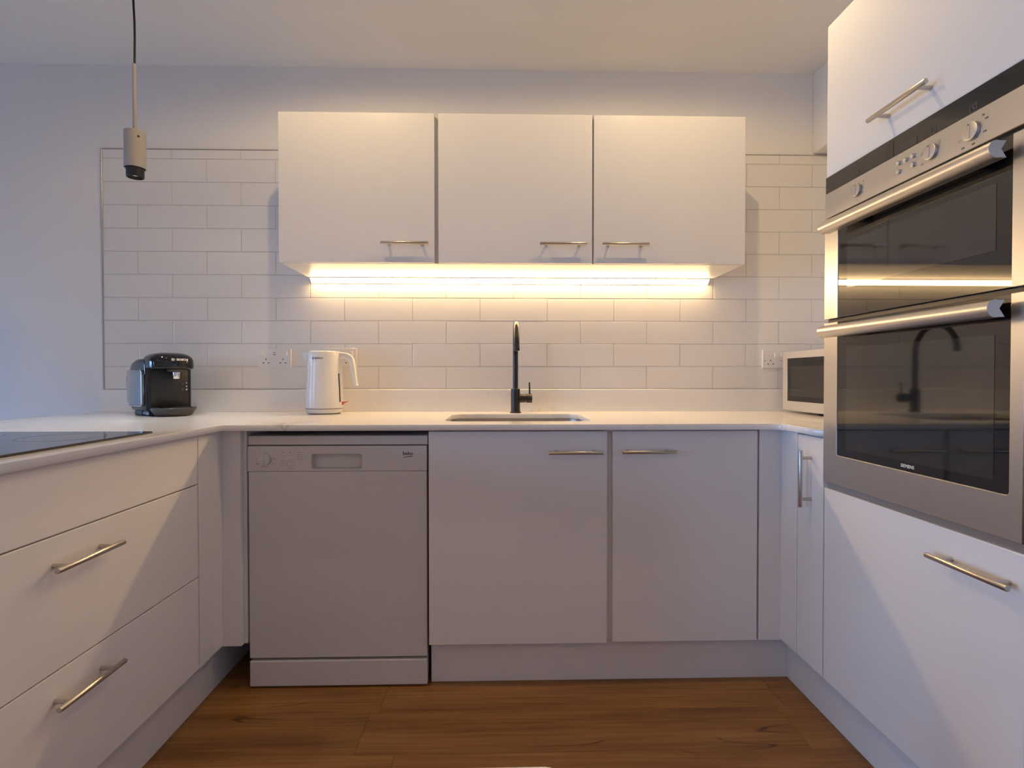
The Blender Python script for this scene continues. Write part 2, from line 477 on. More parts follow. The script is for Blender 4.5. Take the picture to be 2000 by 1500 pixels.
# ------------------------------------------------------------------ upper cabinets
UF, UB, UT = -0.335, 1.484, 2.057
ups = [('left', 0.903, 1.5055, 0.903, 1.498, 1.298, 1.478, 'left white wall cabinet nearest the pendant lamp, handle at its lower right'),
       ('mid', 1.506, 2.1115, 1.514, 2.109, 1.903, 2.083, 'middle white wall cabinet above the black tap, between two alike cabinets'),
       ('right', 2.112, 2.709, 2.115, 2.709, 2.143, 2.323, 'right white wall cabinet nearest the oven, handle at its lower left')]
for _, x0, x1, d0, d1, h0, h1, lab in ups:
    t = thing('wall_cabinet', lab, 'cabinet', ((x0 + x1) / 2, -0.16, UB), group='white wall cabinets under the ceiling')
    cb = bmesh.new()
    box(x0, x0 + 0.018, -0.314, -0.003, UB, UT - 0.002, 0.0006, 1, cb); box(x1 - 0.018, x1, -0.314, -0.003, UB, UT - 0.002, 0.0006, 1, cb)
    box(x0 + 0.018, x1 - 0.018, -0.314, -0.003, UB, UB + 0.018, 0, 1, cb); box(x0 + 0.018, x1 - 0.018, -0.314, -0.003, UT - 0.02, UT - 0.002, 0, 1, cb)
    box(x0 + 0.018, x1 - 0.018, -0.012, -0.003, UB + 0.018, UT - 0.02, 0, 1, cb)
    obj('carcass', cb, 'carcass', t)
    dr = obj('door', box(d0, d1, UF, UF + 0.019, UB + 0.0005, UT, 0.0016, 2), 'gloss', t)
    hc = (h0 + h1) / 2
    bar_handle((h0, UF - 0.033, 1.5525), (h1, UF - 0.033, 1.5525), (0, 0.0335, 0), 0.064, dr)
led = thing('under_cabinet_light', 'glowing warm strip light under the three wall cabinets', 'strip light', (1.8, -0.02, 1.47))
# corner profile: a slanted diffuser between an upper lip and a rear lip
def strip(pts, x0, x1):
    t_ = bmesh.new(); a = [t_.verts.new((x0, y_, z_)) for y_, z_ in pts]; b_ = [t_.verts.new((x1, y_, z_)) for y_, z_ in pts]; n_ = len(pts)
    for i_ in range(n_): t_.faces.new((a[i_], a[(i_ + 1) % n_], b_[(i_ + 1) % n_], b_[i_]))
    t_.faces.new(a[::-1]); t_.faces.new(b_); bmesh.ops.recalc_face_normals(t_, faces=t_.faces); return t_
obj('housing', strip([(-0.0265, 1.4838), (-0.0265, 1.4800), (-0.0245, 1.4800), (-0.0040, 1.4605), (-0.0025, 1.4605), (-0.0025, 1.4838)], 0.912, 2.692), 'alu', led)
obj('diffuser', strip([(-0.0245, 1.4797), (-0.0235, 1.4780), (-0.0065, 1.4618), (-0.0042, 1.4606)], 0.914, 2.690), 'led', led)

# ------------------------------------------------------------------ base cabinets, back run
BF = -0.63
def carcass(x0, x1, y0, y1, z0, z1, front, parent, open_front=True):
    b_ = box(x0, x1, y0, y1, z0, z1, 0.0008, 1)
    return obj('carcass', b_, 'carcass', parent)
t = thing('base_cabinet', 'wide white base cabinet under the sink, right of the dishwasher', 'cabinet', (1.81, -0.3, 0.15))
def shell(x0, x1, y0, y1, z0, z1, parent, open_top=False):
    b_ = bmesh.new(); k = 0.018
    box(x0, x0 + k, y0, y1, z0, z1, 0, 1, b_); box(x1 - k, x1, y0, y1, z0, z1, 0, 1, b_)
    box(x0 + k, x1 - k, y0, y1, z0, z0 + k, 0, 1, b_); box(x0 + k, x1 - k, y1 - k, y1, z0 + k, z1, 0, 1, b_)
    if not open_top: box(x0 + k, x1 - k, y0, y1 - k, z1 - k, z1, 0, 1, b_)
    return obj('carcass', b_, 'carcass', parent)
shell(1.5125, 2.118, -0.61, -0.04, 0.150, 0.8675, t, True)
dr = obj('door', box(1.512, 2.109, BF, BF + 0.019, 0.146, 0.8615, 0.0016, 2), 'gloss', t)
bar_handle((1.910, BF - 0.033, 0.793), (2.090, BF - 0.033, 0.793), (0, 0.0335, 0), 0.064, dr)
t = thing('base_cabinet', 'narrower white base cabinet between the sink cabinet and the right corner', 'cabinet', (2.37, -0.3, 0.15))
shell(2.1185, 2.6230, -0.61, -0.04, 0.150, 0.8675, t)
dr = obj('door', box(2.1285, 2.620, BF, BF + 0.019, 0.149, 0.8610, 0.0016, 2), 'gloss', t)
bar_handle((2.153, BF - 0.033, 0.7945), (2.333, BF - 0.033, 0.7945), (0, 0.0335, 0), 0.064, dr)
# corner posts: two panels meeting in the inner corner
t = thing('corner_post', 'plain white corner post where back units meet right units', 'filler panel', (2.69, -0.64, 0.15))
obj('panel', box(2.627, 2.7185, BF, BF + 0.019, 0.149, 0.8670, 0.001, 1), 'gloss', t)
obj('panel', box(2.70, 2.7185, -0.7275, BF - 0.0005, 0.154, 0.8670, 0.001, 1), 'gloss', t)
t = thing('corner_post', 'plain white corner post left of the dishwasher', 'filler panel', (0.84, -0.65, 0.15))
obj('panel', box(0.814, 0.8925, BF, BF + 0.019, 0.150, 0.8670, 0.001, 1), 'gloss', t)
obj('panel', box(0.814, 0.832, -0.7675, BF - 0.0005, 0.153, 0.8670, 0.001, 1), 'gloss', t)
obj('end_panel', box(0.889, 0.9045, -0.61, -0.04, 0.150, 0.8670, 0.0008, 1), 'carcass', t)

# ------------------------------------------------------------------ plinths
PX0, PX1 = 0.793, 2.7467
tag(obj('plinth', box(1.5145, PX1 + 0.016, -0.590, -0.574, 0.0, 0.1455, 0.0008, 1), 'plinth'), 'white plinth along the floor below the sink cabinet', 'plinth')
tag(obj('plinth', box(PX0 - 0.016, PX0, -1.7075, -0.30, 0.0, 0.1485, 0.0008, 1), 'plinth'), 'white plinth along the floor below the left drawers', 'plinth')
tag(obj('plinth', box(PX1, PX1 + 0.016, -1.478, -0.5905, 0.0, 0.149, 0.0008, 1), 'plinth'), 'white plinth along the floor below the oven column', 'plinth')

# ------------------------------------------------------------------ left peninsula: drawers
LF = 0.832
t = thing('drawer_cabinet', 'white three drawer cabinet under the hob on the left', 'cabinet', (0.4, -1.24, 0.15))
obj('carcass', box(0.10, 0.812, -1.702, -0.772, 0.150, 0.8670, 0.0008, 1), 'carcass', t)
for z0, z1, hz in ((0.7185, 0.8655, None), (0.4365, 0.7155, 0.656), (0.154, 0.4335, 0.3755)):
    dr = obj('drawer_front', box(0.8125, LF, -1.702, -0.7715, z0, z1, 0.0016, 2), 'gloss', t)
    if hz: bar_handle((LF + 0.033, -1.333, hz), (LF + 0.033, -1.142, hz), (-0.0335, 0, 0), 0.064, dr)
t = thing('peninsula_panel', 'white back panel closing the peninsula on the dining side', 'panel', (0.05, -1.0, 0))
obj('back_board', box(0.02, 0.0395, -1.728, -0.01, 0.001, 0.8670, 0.001, 1), 'gloss', t)
obj('side_board', box(0.0400, LF, -1.728, -1.709, 0.001, 0.8670, 0.001, 1), 'gloss', t)

# ------------------------------------------------------------------ right: narrow cabinet and oven column
RF = 2.70
t = thing('base_cabinet', 'very narrow white base cabinet with an upright handle beside the oven column', 'cabinet', (2.98, -0.8, 0.15))
shell(2.7195, 3.295, -0.866, -0.7305, 0.150, 0.8670, t)
dr = obj('door', box(RF, RF + 0.019, -0.8660, -0.7310, 0.1555, 0.8610, 0.0016, 2), 'gloss', t)
bar_handle((RF - 0.033, -0.8045, 0.645), (RF - 0.033, -0.8045, 0.819), (0.0335, 0, 0), 0.063, dr)

TY0, TY1 = -1.476, -0.8725
t = thing('oven_housing', 'tall white oven column with a top door and a bottom door', 'cabinet', (3.0, -1.17, 0.15))
hb = bmesh.new()
box(2.7195, 3.300, TY1 - 0.018, TY1, 0.150, 2.056, 0.0008, 1, hb); box(2.7195, 3.300, TY0, TY0 + 0.018, 0.150, 2.056, 0.0008, 1, hb)
for zz in (0.150, 0.705, 1.621, 2.038):
    box(2.7195, 3.285, TY0 + 0.018, TY1 - 0.018, zz, zz + 0.018, 0, 1, hb)
box(3.285, 3.300, TY0 + 0.018, TY1 - 0.018, 0.150, 2.056, 0, 1, hb)
obj('carcass', hb, 'carcass', t)
dr = obj('door', box(RF, RF + 0.019, TY0, TY1, 1.6205, 2.056, 0.0016, 2), 'gloss', t)
bar_handle((RF - 0.033, -1.2765, 1.6815), (RF - 0.033, -1.0925, 1.6815), (0.0335, 0, 0), 0.064, dr)
dr = obj('door', box(RF, RF + 0.019, TY0, TY1, 0.1555, 0.7190, 0.0016, 2), 'gloss', t)
bar_handle((RF - 0.031, -1.4735, 0.6585), (RF - 0.031, -1.2865, 0.6585), (0.0315, 0, 0), 0.064, dr)
obj('profile_strip', box(RF + 0.006, RF + 0.019, TY0, TY1 - 0.006, 0.7195, 0.7365, 0.001, 1), 'alu', t)

# ------------------------------------------------------------------ built-in double oven
OX = 2.694
OY0, OY1 = -1.474, -0.8755
t = thing('double_oven', 'steel and black glass double oven built into the tall column', 'oven', (3.0, -1.17, 0.74))
OYL, OYR = -0.936, -1.4475
obj('chassis', box(2.7205, 3.25, OY0 + 0.022, OY1 - 0.022, 0.742, 1.612, 0.001, 1), 'black_plastic', t)
fas = obj('control_fascia', box(OX, 2.7195, OY0, OY1, 1.5005, 1.5715, 0.0012, 1), 'steel', t)
top = obj('display_panel', box(OX + 0.0015, 2.7195, OY0, OY1, 1.5722, 1.6185, 0.001, 1), 'panel_glass', t)
obj('display_window', box(OX + 0.0009, OX + 0.0018, -1.217, -1.164, 1.5725, 1.5905), 'display', top)
obj('panel_divider', box(OX + 0.0010, OX + 0.0018, -1.1447, -1.1425, 1.5725, 1.6105), 'black_gloss', top)
ib = bmesh.new()
def outline(bm, yc, zc, hw, hh, lw, x=OX + 0.0006):
    for a, b_, c, d in ((yc - hw, yc + hw, zc + hh - lw, zc + hh), (yc - hw, yc + hw, zc - hh, zc - hh + lw),
                        (yc - hw, yc - hw + lw, zc - hh, zc + hh), (yc + hw - lw, yc + hw, zc - hh, zc + hh)):
        box(x, x + 0.0012, a, b_, c, d, 0, 1, bm)
outline(ib, -1.2635, 1.5825, 0.0068, 0.0078, 0.0006); outline(ib, -1.3625, 1.5815, 0.0082, 0.0082, 0.0007)
text('\u00b0C', 0.012, facing_left(OX + 0.0012, -1.3625, 1.5815), 0.001, 0, ib)
text('\u2713', 0.016, facing_left(OX + 0.0012, -1.0165, 1.586), 0.001, 0, ib)
# small branching flame mark above the left knob
sweep([(OX + 0.001, -1.012, 1.578), (OX + 0.001, -1.0165, 1.583), (OX + 0.001, -1.0185, 1.590)], [(-0.0005, -0.0005), (0.0005, -0.0005), (0.0005, 0.0005), (-0.0005, 0.0005)], (1, 0, 0), ib)
sweep([(OX + 0.001, -1.0165, 1.583), (OX + 0.001, -1.0195, 1.578)], [(-0.0005, -0.0005), (0.0005, -0.0005), (0.0005, 0.0005), (-0.0005, 0.0005)], (1, 0, 0), ib)
obj('symbols', ib, 'print_grey', top)['kind'] = 'stuff'
def knob(yc, zc, r):
    b_ = tube((OX - 0.0002, yc, zc), (OX - 0.0060, yc, zc), r, r * 0.96, 32, 0.0012)
    box(OX - 0.0072, OX - 0.0055, yc - 0.0018, yc + 0.0018, zc - r * 0.78, zc + r * 0.78, 0.0008, 1, b_)
    k = obj('knob', b_, 'steel', fas, 35)
    return k
for yc, zc, r in ((-1.0150, 1.5375, 0.0180), (-1.2595, 1.5368, 0.0183), (-1.3605, 1.5356, 0.0192)):
    knob(yc, zc, r)
    
cb = bmesh.new()
for yc, zc, r in ((-1.0150, 1.5375, 0.0180), (-1.2595, 1.5368, 0.0183), (-1.3605, 1.5356, 0.0192)):
    tube((OX - 0.0062, yc + 0.001, zc + r * 0.66), (OX - 0.0076, yc + 0.001, zc + r * 0.66), 0.0014, n=10, bm=cb)
    for k in range(11):
        a = math.radians(-50 + 28 * k)
        rr = r + 0.0035
        yy, zz = yc - rr * math.sin(a), zc + rr * math.cos(a)
        if zz < 1.5035: continue
        box(OX - 0.0002, OX + 0.0004, yy - 0.0005, yy + 0.0005, zz - 0.0005, zz + 0.0005, 0, 1, cb)
for s, yy, zz in (('50', -1.386, 1.5560), ('100', -1.3930, 1.5465), ('150', -1.3895, 1.5225), ('200', -1.3640, 1.5085), ('250', -1.3400, 1.5095)):
    text(s, 0.0055, facing_left(OX - 0.0001, yy, zz), 0.0004, 0.01, cb)
for s, yy, zz in (('2', -1.0405, 1.5520), ('1', -1.0415, 1.5440), ('3', -1.0390, 1.5230), ('4', -1.0150, 1.5105)):
    text(s, 0.0052, facing_left(OX - 0.0001, yy, zz), 0.0004, 0.01, cb)
for yy, zz in ((-1.2325, 1.5410), (-1.2815, 1.5500), (-1.2345, 1.5190), (-1.3330, 1.5270)):
    outline(cb, yy, zz, 0.0030, 0.0024, 0.0005, OX - 0.0002)
obj('dial_markings', cb, 'print_dark', fas)['kind'] = 'stuff'
for yc, zc in ((-1.1645, 1.5489), (-1.1867, 1.5480), (-1.2086, 1.5482), (-1.2086, 1.5282), (-1.1645, 1.5285)):
    obj('button', tube((OX - 0.0002, yc, zc), (OX - 0.0045, yc, zc), 0.0062, 0.0055, 20, 0.0008), 'chrome', fas, 35)

def rounded_window(y0, y1, z0, z1, r): return rrect(y0, y1, z0, z1, r)
def oven_door(z0, z1, gz0, gz1, wz0, wz1, hz, logo=False):
    # local plate axes: x -> -Y, y -> Z ; so x = -Y
    mtx = facing_left(OX, 0, 0)
    hole = rrect(-OYL, -OYR, gz0, gz1, 0.006, 4) if gz1 < z1 - 0.003 else None
    if hole is None:
        # glass reaches the door's top edge: steel is a U around it
        r = 0.007
        arc_l = [(-OYL + r - r * math.cos(math.radians(a)), gz0 + r - r * math.sin(math.radians(a))) for a in (0, 30, 60, 90)]
        arc_r = [(-OYR - r + r * math.cos(math.radians(a)), gz0 + r - r * math.sin(math.radians(a))) for a in (90, 60, 30, 0)]
        outer_ = [(-OY1, z1), (-OY1, z0), (-OY0, z0), (-OY0, z1), (-OYR, z1)] + arc_r[::-1] + arc_l[::-1] + [(-OYL, z1)]
    if gz0 <= z0 + 0.001:
        d = obj('oven_door', box(OX + 0.0016, 2.7185, OYR + 0.0004, OYL - 0.0004, z0 + 0.0002, z1 - 0.0002, 0.0005, 1), 'oven_glass', t)
        obj('steel_stile', box(OX, 2.7185, OYL, OY1, z0, z1, 0.0008, 1), 'steel', d); obj('steel_stile', box(OX, 2.7185, OY0, OYR, z0, z1, 0.0008, 1), 'steel', d)
    else:
        d = obj('oven_door', plate(outer_, [], 0.0245, mtx, 0.0006), 'steel', t)
        obj('glass_pane', box(OX + 0.0016, 2.7185, OYR + 0.0004, OYL - 0.0004, max(gz0, z0) + 0.0004, min(gz1, z1) - 0.0002, 0.0005, 1), 'oven_glass', d)
    obj('viewing_window', box(OX + 0.0010, OX + 0.0020, -1.4145, -0.9745, wz0, wz1), 'oven_window', d)
    # handle: thick bar with a notched back, as an extrusion along Y
    hx = 2.640
    sec = []
    for a in range(-110, 111, 20):
        sec.append((-0.0165 * math.cos(math.radians(a)) * 0.95, 0.0165 * math.sin(math.radians(a))))
    sec = [(x_ + 0.004, z_) for x_, z_ in sec] + [(0.022, 0.0155), (0.012, 0.0), (0.022, -0.0155)]
    b2 = sweep([(hx + 0.012, -0.928, hz), (hx + 0.012, -1.456, hz)], [(z_, -x_) for x_, z_ in sec], (0, 0, 1))
    bmesh.ops.recalc_face_normals(b2, faces=b2.faces)
    h = obj('handle', b2, 'steel', d, 30)
    for yy in (-1.02, -1.385):
        obj('handle_mount', box(hx + 0.020, OX + 0.0018, yy - 0.012, yy + 0.012, hz - 0.006, hz + 0.006, 0.001, 1), 'black_plastic', d)
    if logo:
        obj('lettering', text('SIEMENS', 0.0112, facing_left(OX + 0.0012, -1.1975, 0.8345), 0.0006, 0.012, spacing=1.0), 'print_white', d)
oven_door(1.2090, 1.4915, 1.2090, 1.4915, 1.2850, 1.4130, 1.4600)
oven_door(0.7395, 1.1975, 0.8225, 1.1975, 0.8450, 1.1235, 1.1690, True)
obj('gap_strip', box(OX + 0.010, 2.7200, OY0 + 0.003, OY1 - 0.003, 1.1980, 1.2085), 'black_plastic', t)  # black filling set back in the gaps around the upper door
obj('gap_strip', box(OX + 0.010, 2.7200, OY0 + 0.003, OY1 - 0.008, 1.4920, 1.5000), 'black_plastic', t)

# ------------------------------------------------------------------ dishwasher
DF = -0.616
t = thing('dishwasher', 'white freestanding dishwasher under the worktop, left of the sink cabinet', 'dishwasher', (1.206, -0.33, 0.0))
obj('cabinet', box(0.9110, 1.5020, -0.585, -0.05, 0.012, 0.8140, 0.001, 1), 'appliance', t)
obj('lid', box(0.9075, 1.5055, -0.606, -0.05, 0.8155, 0.8460, 0.002, 2), 'appliance', t)
mtx = facing_front(0, DF, 0)
pan = obj('control_panel', plate(rrect(0.9095, 1.5040, 0.7288, 0.8125, 0.003, 3), [rrect(1.1200, 1.2880, 0.7365, 0.7860, 0.008, 5)], 0.028, mtx, 0.0012), 'appliance', t)
gr = bmesh.new()
box(1.1160, 1.2920, -0.5895, -0.5875, 0.731, 0.791, 0, 1, gr)
sweep([(1.118, -0.598, 0.7375), (1.290, -0.598, 0.7375)], [(-0.010, 0.0), (0.008, 0.0), (0.008, -0.012)], (0, 1, 0), gr)
obj('grip_recess', gr, 'appliance', pan)
kb = tube((0.9672, DF + 0.001, 0.7692), (0.9672, DF - 0.012, 0.7692), 0.0205, 0.0195, 32, 0.0015)
box(0.9657, 0.9687, DF - 0.0145, DF - 0.0115, 0.7520, 0.7864, 0.0008, 1, kb)
obj('programme_knob', kb, 'appliance', pan, 35)
pm = bmesh.new()
PYD = DF - 0.0002
def mark(x0, x1, z0, z1): box(x0, x1, PYD, PYD + 0.0006, z0, z1, 0, 1, pm)
for k in range(9):
    a = math.radians(-30 + 30 * k)
    xx, zz = 0.9672 + 0.0265 * math.sin(a), 0.7692 + 0.0265 * math.cos(a)
    mark(xx - 0.0012, xx + 0.0012, zz - 0.0005, zz + 0.0005)
mark(0.9640, 0.9700, 0.7985, 0.7993); mark(0.9950, 1.0050, 0.7690, 0.7705); mark(0.9890, 1.0060, 0.7530, 0.7538); mark(0.9380, 0.9470, 0.7525, 0.7540)
mark(0.9560, 0.9760, 0.7435, 0.7445)
for xx in (1.0270, 1.0500): mark(xx - 0.0025, xx + 0.0025, 0.7905, 0.7925); mark(xx - 0.008, xx + 0.006, 0.7825, 0.7832)
for zz in (0.7915, 0.7835, 0.7765, 0.7690): mark(1.0750, 1.0800, zz - 0.0009, zz + 0.0009); mark(1.0840, 1.0920, zz - 0.0004, zz + 0.0004)
mark(1.0200, 1.0360, 0.7655, 0.7663); mark(1.0400, 1.0600, 0.7655, 0.7663); mark(1.0265, 1.0305, 0.7545, 0.7570)
mark(1.0380, 1.0640, 0.7375, 0.7382); mark(1.0470, 1.0560, 0.7420, 0.7428)
obj('panel_print', pm, 'print_grey', pan)['kind'] = 'stuff'
for x0, x1 in ((1.0165, 1.0385), (1.0400, 1.0635)):
    bt = bmesh.new()
    for a, b_, c, d in ((x0, x1, 0.7600, 0.7606), (x0, x1, 0.7480, 0.7486), (x0, x0 + 0.0006, 0.7480, 0.7606), (x1 - 0.0006, x1, 0.7480, 0.7606)):
        box(a, b_, PYD, PYD + 0.0006, c, d, 0, 1, bt)
    obj('button_outline', bt, 'print_grey', pan)
lg = text('beko', 0.0175, facing_front(1.4410, DF - 0.0002, 0.7870), 0.0006, 0.012)
sweep([(1.4260, DF - 0.0002, 0.7740), (1.4400, DF - 0.0002, 0.7758), (1.4520, DF - 0.0002, 0.7778), (1.4570, DF - 0.0002, 0.7772)],
      [(-0.0004, -0.0009), (0.0004, -0.0009), (0.0004, 0.0009), (-0.0004, 0.0009)], (0, 1, 0), lg)
obj('logo', lg, 'print_dark', pan)
obj('door', box(0.9120, 1.5035, DF + 0.001, DF + 0.028, 0.1015, 0.7278, 0.002, 2), 'appliance', t)
obj('kick_panel', box(0.9120, 1.5045, DF - 0.001, DF + 0.020, 0.0060, 0.0930, 0.004, 2), 'appliance', t)
for xx in (0.95, 1.47):
    obj('foot', tube((xx, -0.55, 0.0), (xx, -0.55, 0.013), 0.018, n=16), 'rubber', t)

# ------------------------------------------------------------------ sink and tap
t = thing('sink', 'stainless steel bowl sink set under the worktop cut-out', 'sink', (1.815, -0.36, 0.70))
sb = bmesh.new()
levels = [(0.8662, 0.004, 0.058), (0.860, 0.004, 0.058), (0.720, -0.004, 0.055), (0.706, -0.018, 0.045)]
rings = []
for z_, grow, r_ in levels:
    rings.append([sb.verts.new((x_, y_, z_)) for x_, y_ in rrect(SX0 - grow, SX1 + grow, SY0 - grow, SY1 + grow, r_, 6)])
for a, b_ in zip(rings, rings[1:]):
    for i in range(len(a)):
        sb.faces.new((a[i], a[(i + 1) % len(a)], b_[(i + 1) % len(a)], b_[i]))
sb.faces.new(rings[-1])
fl = [sb.verts.new((x_, y_, 0.8662)) for x_, y_ in rrect(SX0 - 0.022, SX1 + 0.022, SY0 - 0.022, SY1 + 0.022, 0.06, 6)]
for i in range(len(fl)):
    sb.faces.new((fl[i], fl[(i + 1) % len(fl)], rings[0][(i + 1) % len(fl)], rings[0][i]))
bmesh.ops.recalc_face_normals(sb, faces=sb.faces)
bowl = obj('bowl', sb, 'sink', t, 40)
md = bowl.modifiers.new('thickness', 'SOLIDIFY'); md.thickness = 0.0012; md.offset = 0
obj('drain', lathe([(0, 0.708), (0.02, 0.708), (0.032, 0.711), (0.042, 0.709), (0.044, 0.7062), (0, 0.7062)], (1.815, -0.36, 0), 28), 'chrome', t, 40)

TXc, TYc = 1.8175, -0.1050
t = thing('kitchen_tap', 'matt black swan neck mixer tap behind the sink', 'tap', (TXc, TYc, WT))
obj('base', lathe([(0, 0), (0.0240, 0), (0.0240, 0.004), (0.0215, 0.0055), (0.0198, 0.0058), (0.0198, 0.1035), (0.0188, 0.1045), (0.0118, 0.1048), (0.0118, 0.1080), (0, 0.1080)], (TXc, TYc, WT), 32), 'black_matt', t, 35)
R = 0.107; zc = 1.2715 - 0.0113 - R
path = [(TXc, TYc, WT + 0.104 + 0.02 * i) for i in range(9)] + [(TXc, TYc, zc - 0.015)]
for i in range(0, 25):
    a = math.radians(7.4 * i)
    path.append((TXc - 0.0006 * i / 8, TYc - R + R * math.cos(a), zc + R * math.sin(a)))
path = [p for i, p in enumerate(path) if i == 0 or (Vector(p) - Vector(path[i - 1])).length > 0.004]
obj('spout', sweep(path, circle(0.0113, 20), (1, 0, 0)), 'black_matt', t, 50)
e = Vector(path[-1]); d = (Vector(path[-1]) - Vector(path[-2])).normalized()
obj('aerator', tube(e - d * 0.004, e + d * 0.012, 0.0122, n=24, bev=0.001), 'black_matt', t, 35)
mx_ = tube((TXc + 0.015, TYc, 0.9505), (TXc + 0.0440, TYc, 0.9505), 0.0185, n=28, bev=0.001)
tube((TXc + 0.044, TYc, 0.9505), (TXc + 0.0475, TYc, 0.9505), 0.0165, n=28, bm=mx_)
tube((TXc + 0.0475, TYc, 0.9505), (TXc + 0.0715, TYc, 0.9505), 0.0195, n=28, bev=0.001, bm=mx_)
obj('cartridge', mx_, 'black_matt', t, 35)
obj('lever', tube((TXc + 0.0615, TYc, 0.968), (TXc + 0.0600, TYc + 0.004, 1.0195), 0.0036, n=14, bev=0.0008), 'black_matt', t, 35)

# ------------------------------------------------------------------ hob
t = thing('hob', 'flat black glass hob set in the left worktop', 'hob', (0.53, -1.21, WT))
obj('glass_plate', box(0.275, 0.790, -1.502, -0.9150, WT, 0.8935, 0.0012, 1), 'hob_glass', t)
for cx_, cy_, r_ in ((0.42, -1.06, 0.075), (0.66, -1.06, 0.09), (0.42, -1.35, 0.09), (0.66, -1.35, 0.075)):
    rb = lathe([(r_ - 0.0012, 0), (r_, 0), (r_, 0.0002), (r_ - 0.0012, 0.0002), (r_ - 0.0012, 0)], (cx_, cy_, 0.89345), 40)
    obj('zone_ring', rb, 'grey_plastic', t)

# ------------------------------------------------------------------ sockets
def socket(x0, z0, label, kind):
    x1, z1 = x0 + 0.1455, z0 + 0.0815
    t = thing('wall_socket', label, 'socket', ((x0 + x1) / 2, -0.001, z0), group='double wall sockets on the tiles')
    f = -0.0105
    pl = obj('faceplate', box(x0, x1, f, -0.0005, z0, z1, 0.0016, 2), 'socket', t)
    cx_ = (x0 + x1) / 2
    hb_ = bmesh.new()
    for s in (-1, 1):
        px = cx_ + s * 0.037
        box(px - 0.0016, px + 0.0016, f - 0.0003, f + 0.0006, z0 + 0.030, z0 + 0.0385, 0, 1, hb_)
        for q in (-1, 1):
            box(px + q * 0.0112 - 0.0032, px + q * 0.0112 + 0.0032, f - 0.0003, f + 0.0006, z0 + 0.0165, z0 + 0.0205, 0, 1, hb_)
        if kind == 'plain':
            tube((px + -s * 0.0 - 0.026, f - 0.0003, z0 + 0.033), (px - 0.026, f + 0.0006, z0 + 0.033), 0.0022, n=10, bm=hb_)
    obj('pin_holes', hb_, 'print_dark', pl)['kind'] = 'stuff'
    for s in (-1, 1):
        px = cx_ + s * (0.052 if kind == 'usb' else 0.015)
        rk = box(px - 0.0055, px + 0.0055, f - 0.0045, f + 0.001, z0 + 0.050, z0 + 0.0700, 0.0012, 1)
        for v in rk.verts:
            if v.co.y < f and v.co.z > z0 + 0.06: v.co.y += 0.0035
        obj('rocker_switch', rk, 'socket', pl)
    if kind == 'usb':
        for zz, hw in ((0.0635, 0.0034), (0.0550, 0.0058)):
            obj('usb_port', box(cx_ - hw, cx_ + hw, f - 0.0003, f + 0.0006, z0 + zz - 0.0014, z0 + zz + 0.0014), 'print_dark', pl)
socket(0.6775, 1.0872, 'white double wall socket with usb ports between coffee machine and kettle', 'usb')
socket(0.9670, 1.0880, 'white double wall socket half hidden behind the kettle', 'usb')
socket(2.9430, 1.0823, 'white double wall socket half hidden by the microwave', 'plain')

# ------------------------------------------------------------------ microwave
t = thing('microwave', 'pale steel microwave on the worktop behind the oven column', 'microwave', (3.15, -0.3, WT))
MXF, MY0, MY1, MZ0, MZ1 = 3.0, -0.545, -0.0755, 0.8985, 1.1510
obj('body', box(MXF + 0.014, 3.300, MY0, MY1, MZ0 + 0.001, MZ1 - 0.001, 0.004, 2), 'micro', t)
dr = obj('door', plate(rrect(-MY1, -MY0, MZ0, MZ1, 0.003, 3), [[(0.1095, 0.9385), (0.430, 0.9385), (0.430, 1.1225), (0.1095, 1.1225)]], 0.0135, facing_left(MXF, 0, 0), 0.0012), 'micro', t)
gl = obj('glass_pane', box(MXF + 0.0035, MXF + 0.012, -0.432, -0.108, 0.936, 1.125), 'micro_glass', dr)
obj('viewing_window', box(MXF + 0.0028, MXF + 0.0040, -0.405, -0.1330, 0.9600, 1.0880), 'micro_window', dr)
obj('control_strip', box(MXF - 0.0008, MXF + 0.002, -0.535, -0.445, 0.91, 1.14, 0.0005, 1), 'micro_glass', t)
for yy in (-0.295, -0.11, -0.5):
    obj('foot', tube((MXF + (0.045 if yy != -0.11 else 0.25), yy, WT), (MXF + (0.045 if yy != -0.11 else 0.25), yy, MZ0 + 0.002), 0.012, 0.014, 16), 'rubber', t)
obj('base_tray', box(MXF + 0.03, 3.29, -0.53, -0.235, MZ0 - 0.0035, MZ0 + 0.001), 'black_plastic', t)

# ------------------------------------------------------------------ kettle
KX, KY = 1.0050, -0.1180
t = thing('kettle', 'white electric kettle with a red switch standing on the worktop', 'kettle', (KX, KY, WT))
bs = lathe([(0, 0.0030), (0.068, 0.0030), (0.0705, 0.0045), (0.0735, 0.016), (0.0775, 0.0205), (0.0765, 0.0215), (0, 0.0215)], (KX, KY, WT), 48)
pb = obj('power_base', bs, 'white_plastic', t, 35)
obj('rubber_ring', lathe([(0.058, 0), (0.064, 0), (0.064, 0.0035), (0.058, 0.0035), (0.058, 0)], (KX, KY, WT), 40), 'rubber', t)
obj('seam', lathe([(0, 0.0212), (0.0740, 0.0212), (0.0740, 0.0245), (0, 0.0245)], (KX, KY, WT), 48), 'print_grey', t)
prof = [(0, 0.0240), (0.0772, 0.0240), (0.0783, 0.0255), (0.0785, 0.030), (0.0780, 0.045), (0.0755, 0.10), (0.0715, 0.17), (0.0682, 0.235), (0.0675, 0.2560), (0.0668, 0.2585), (0.0655, 0.2590), (0, 0.2590)]
kb = lathe(prof, (KX, KY, WT), 48)
body = obj('body', kb, 'white_plastic', t, 40)
obj('lid', lathe([(0, 0.2590), (0.0635, 0.2590), (0.0635, 0.2615), (0.060, 0.2640), (0.03, 0.2655), (0, 0.2658)], (KX, KY, WT), 40), 'white_plastic', t, 40)
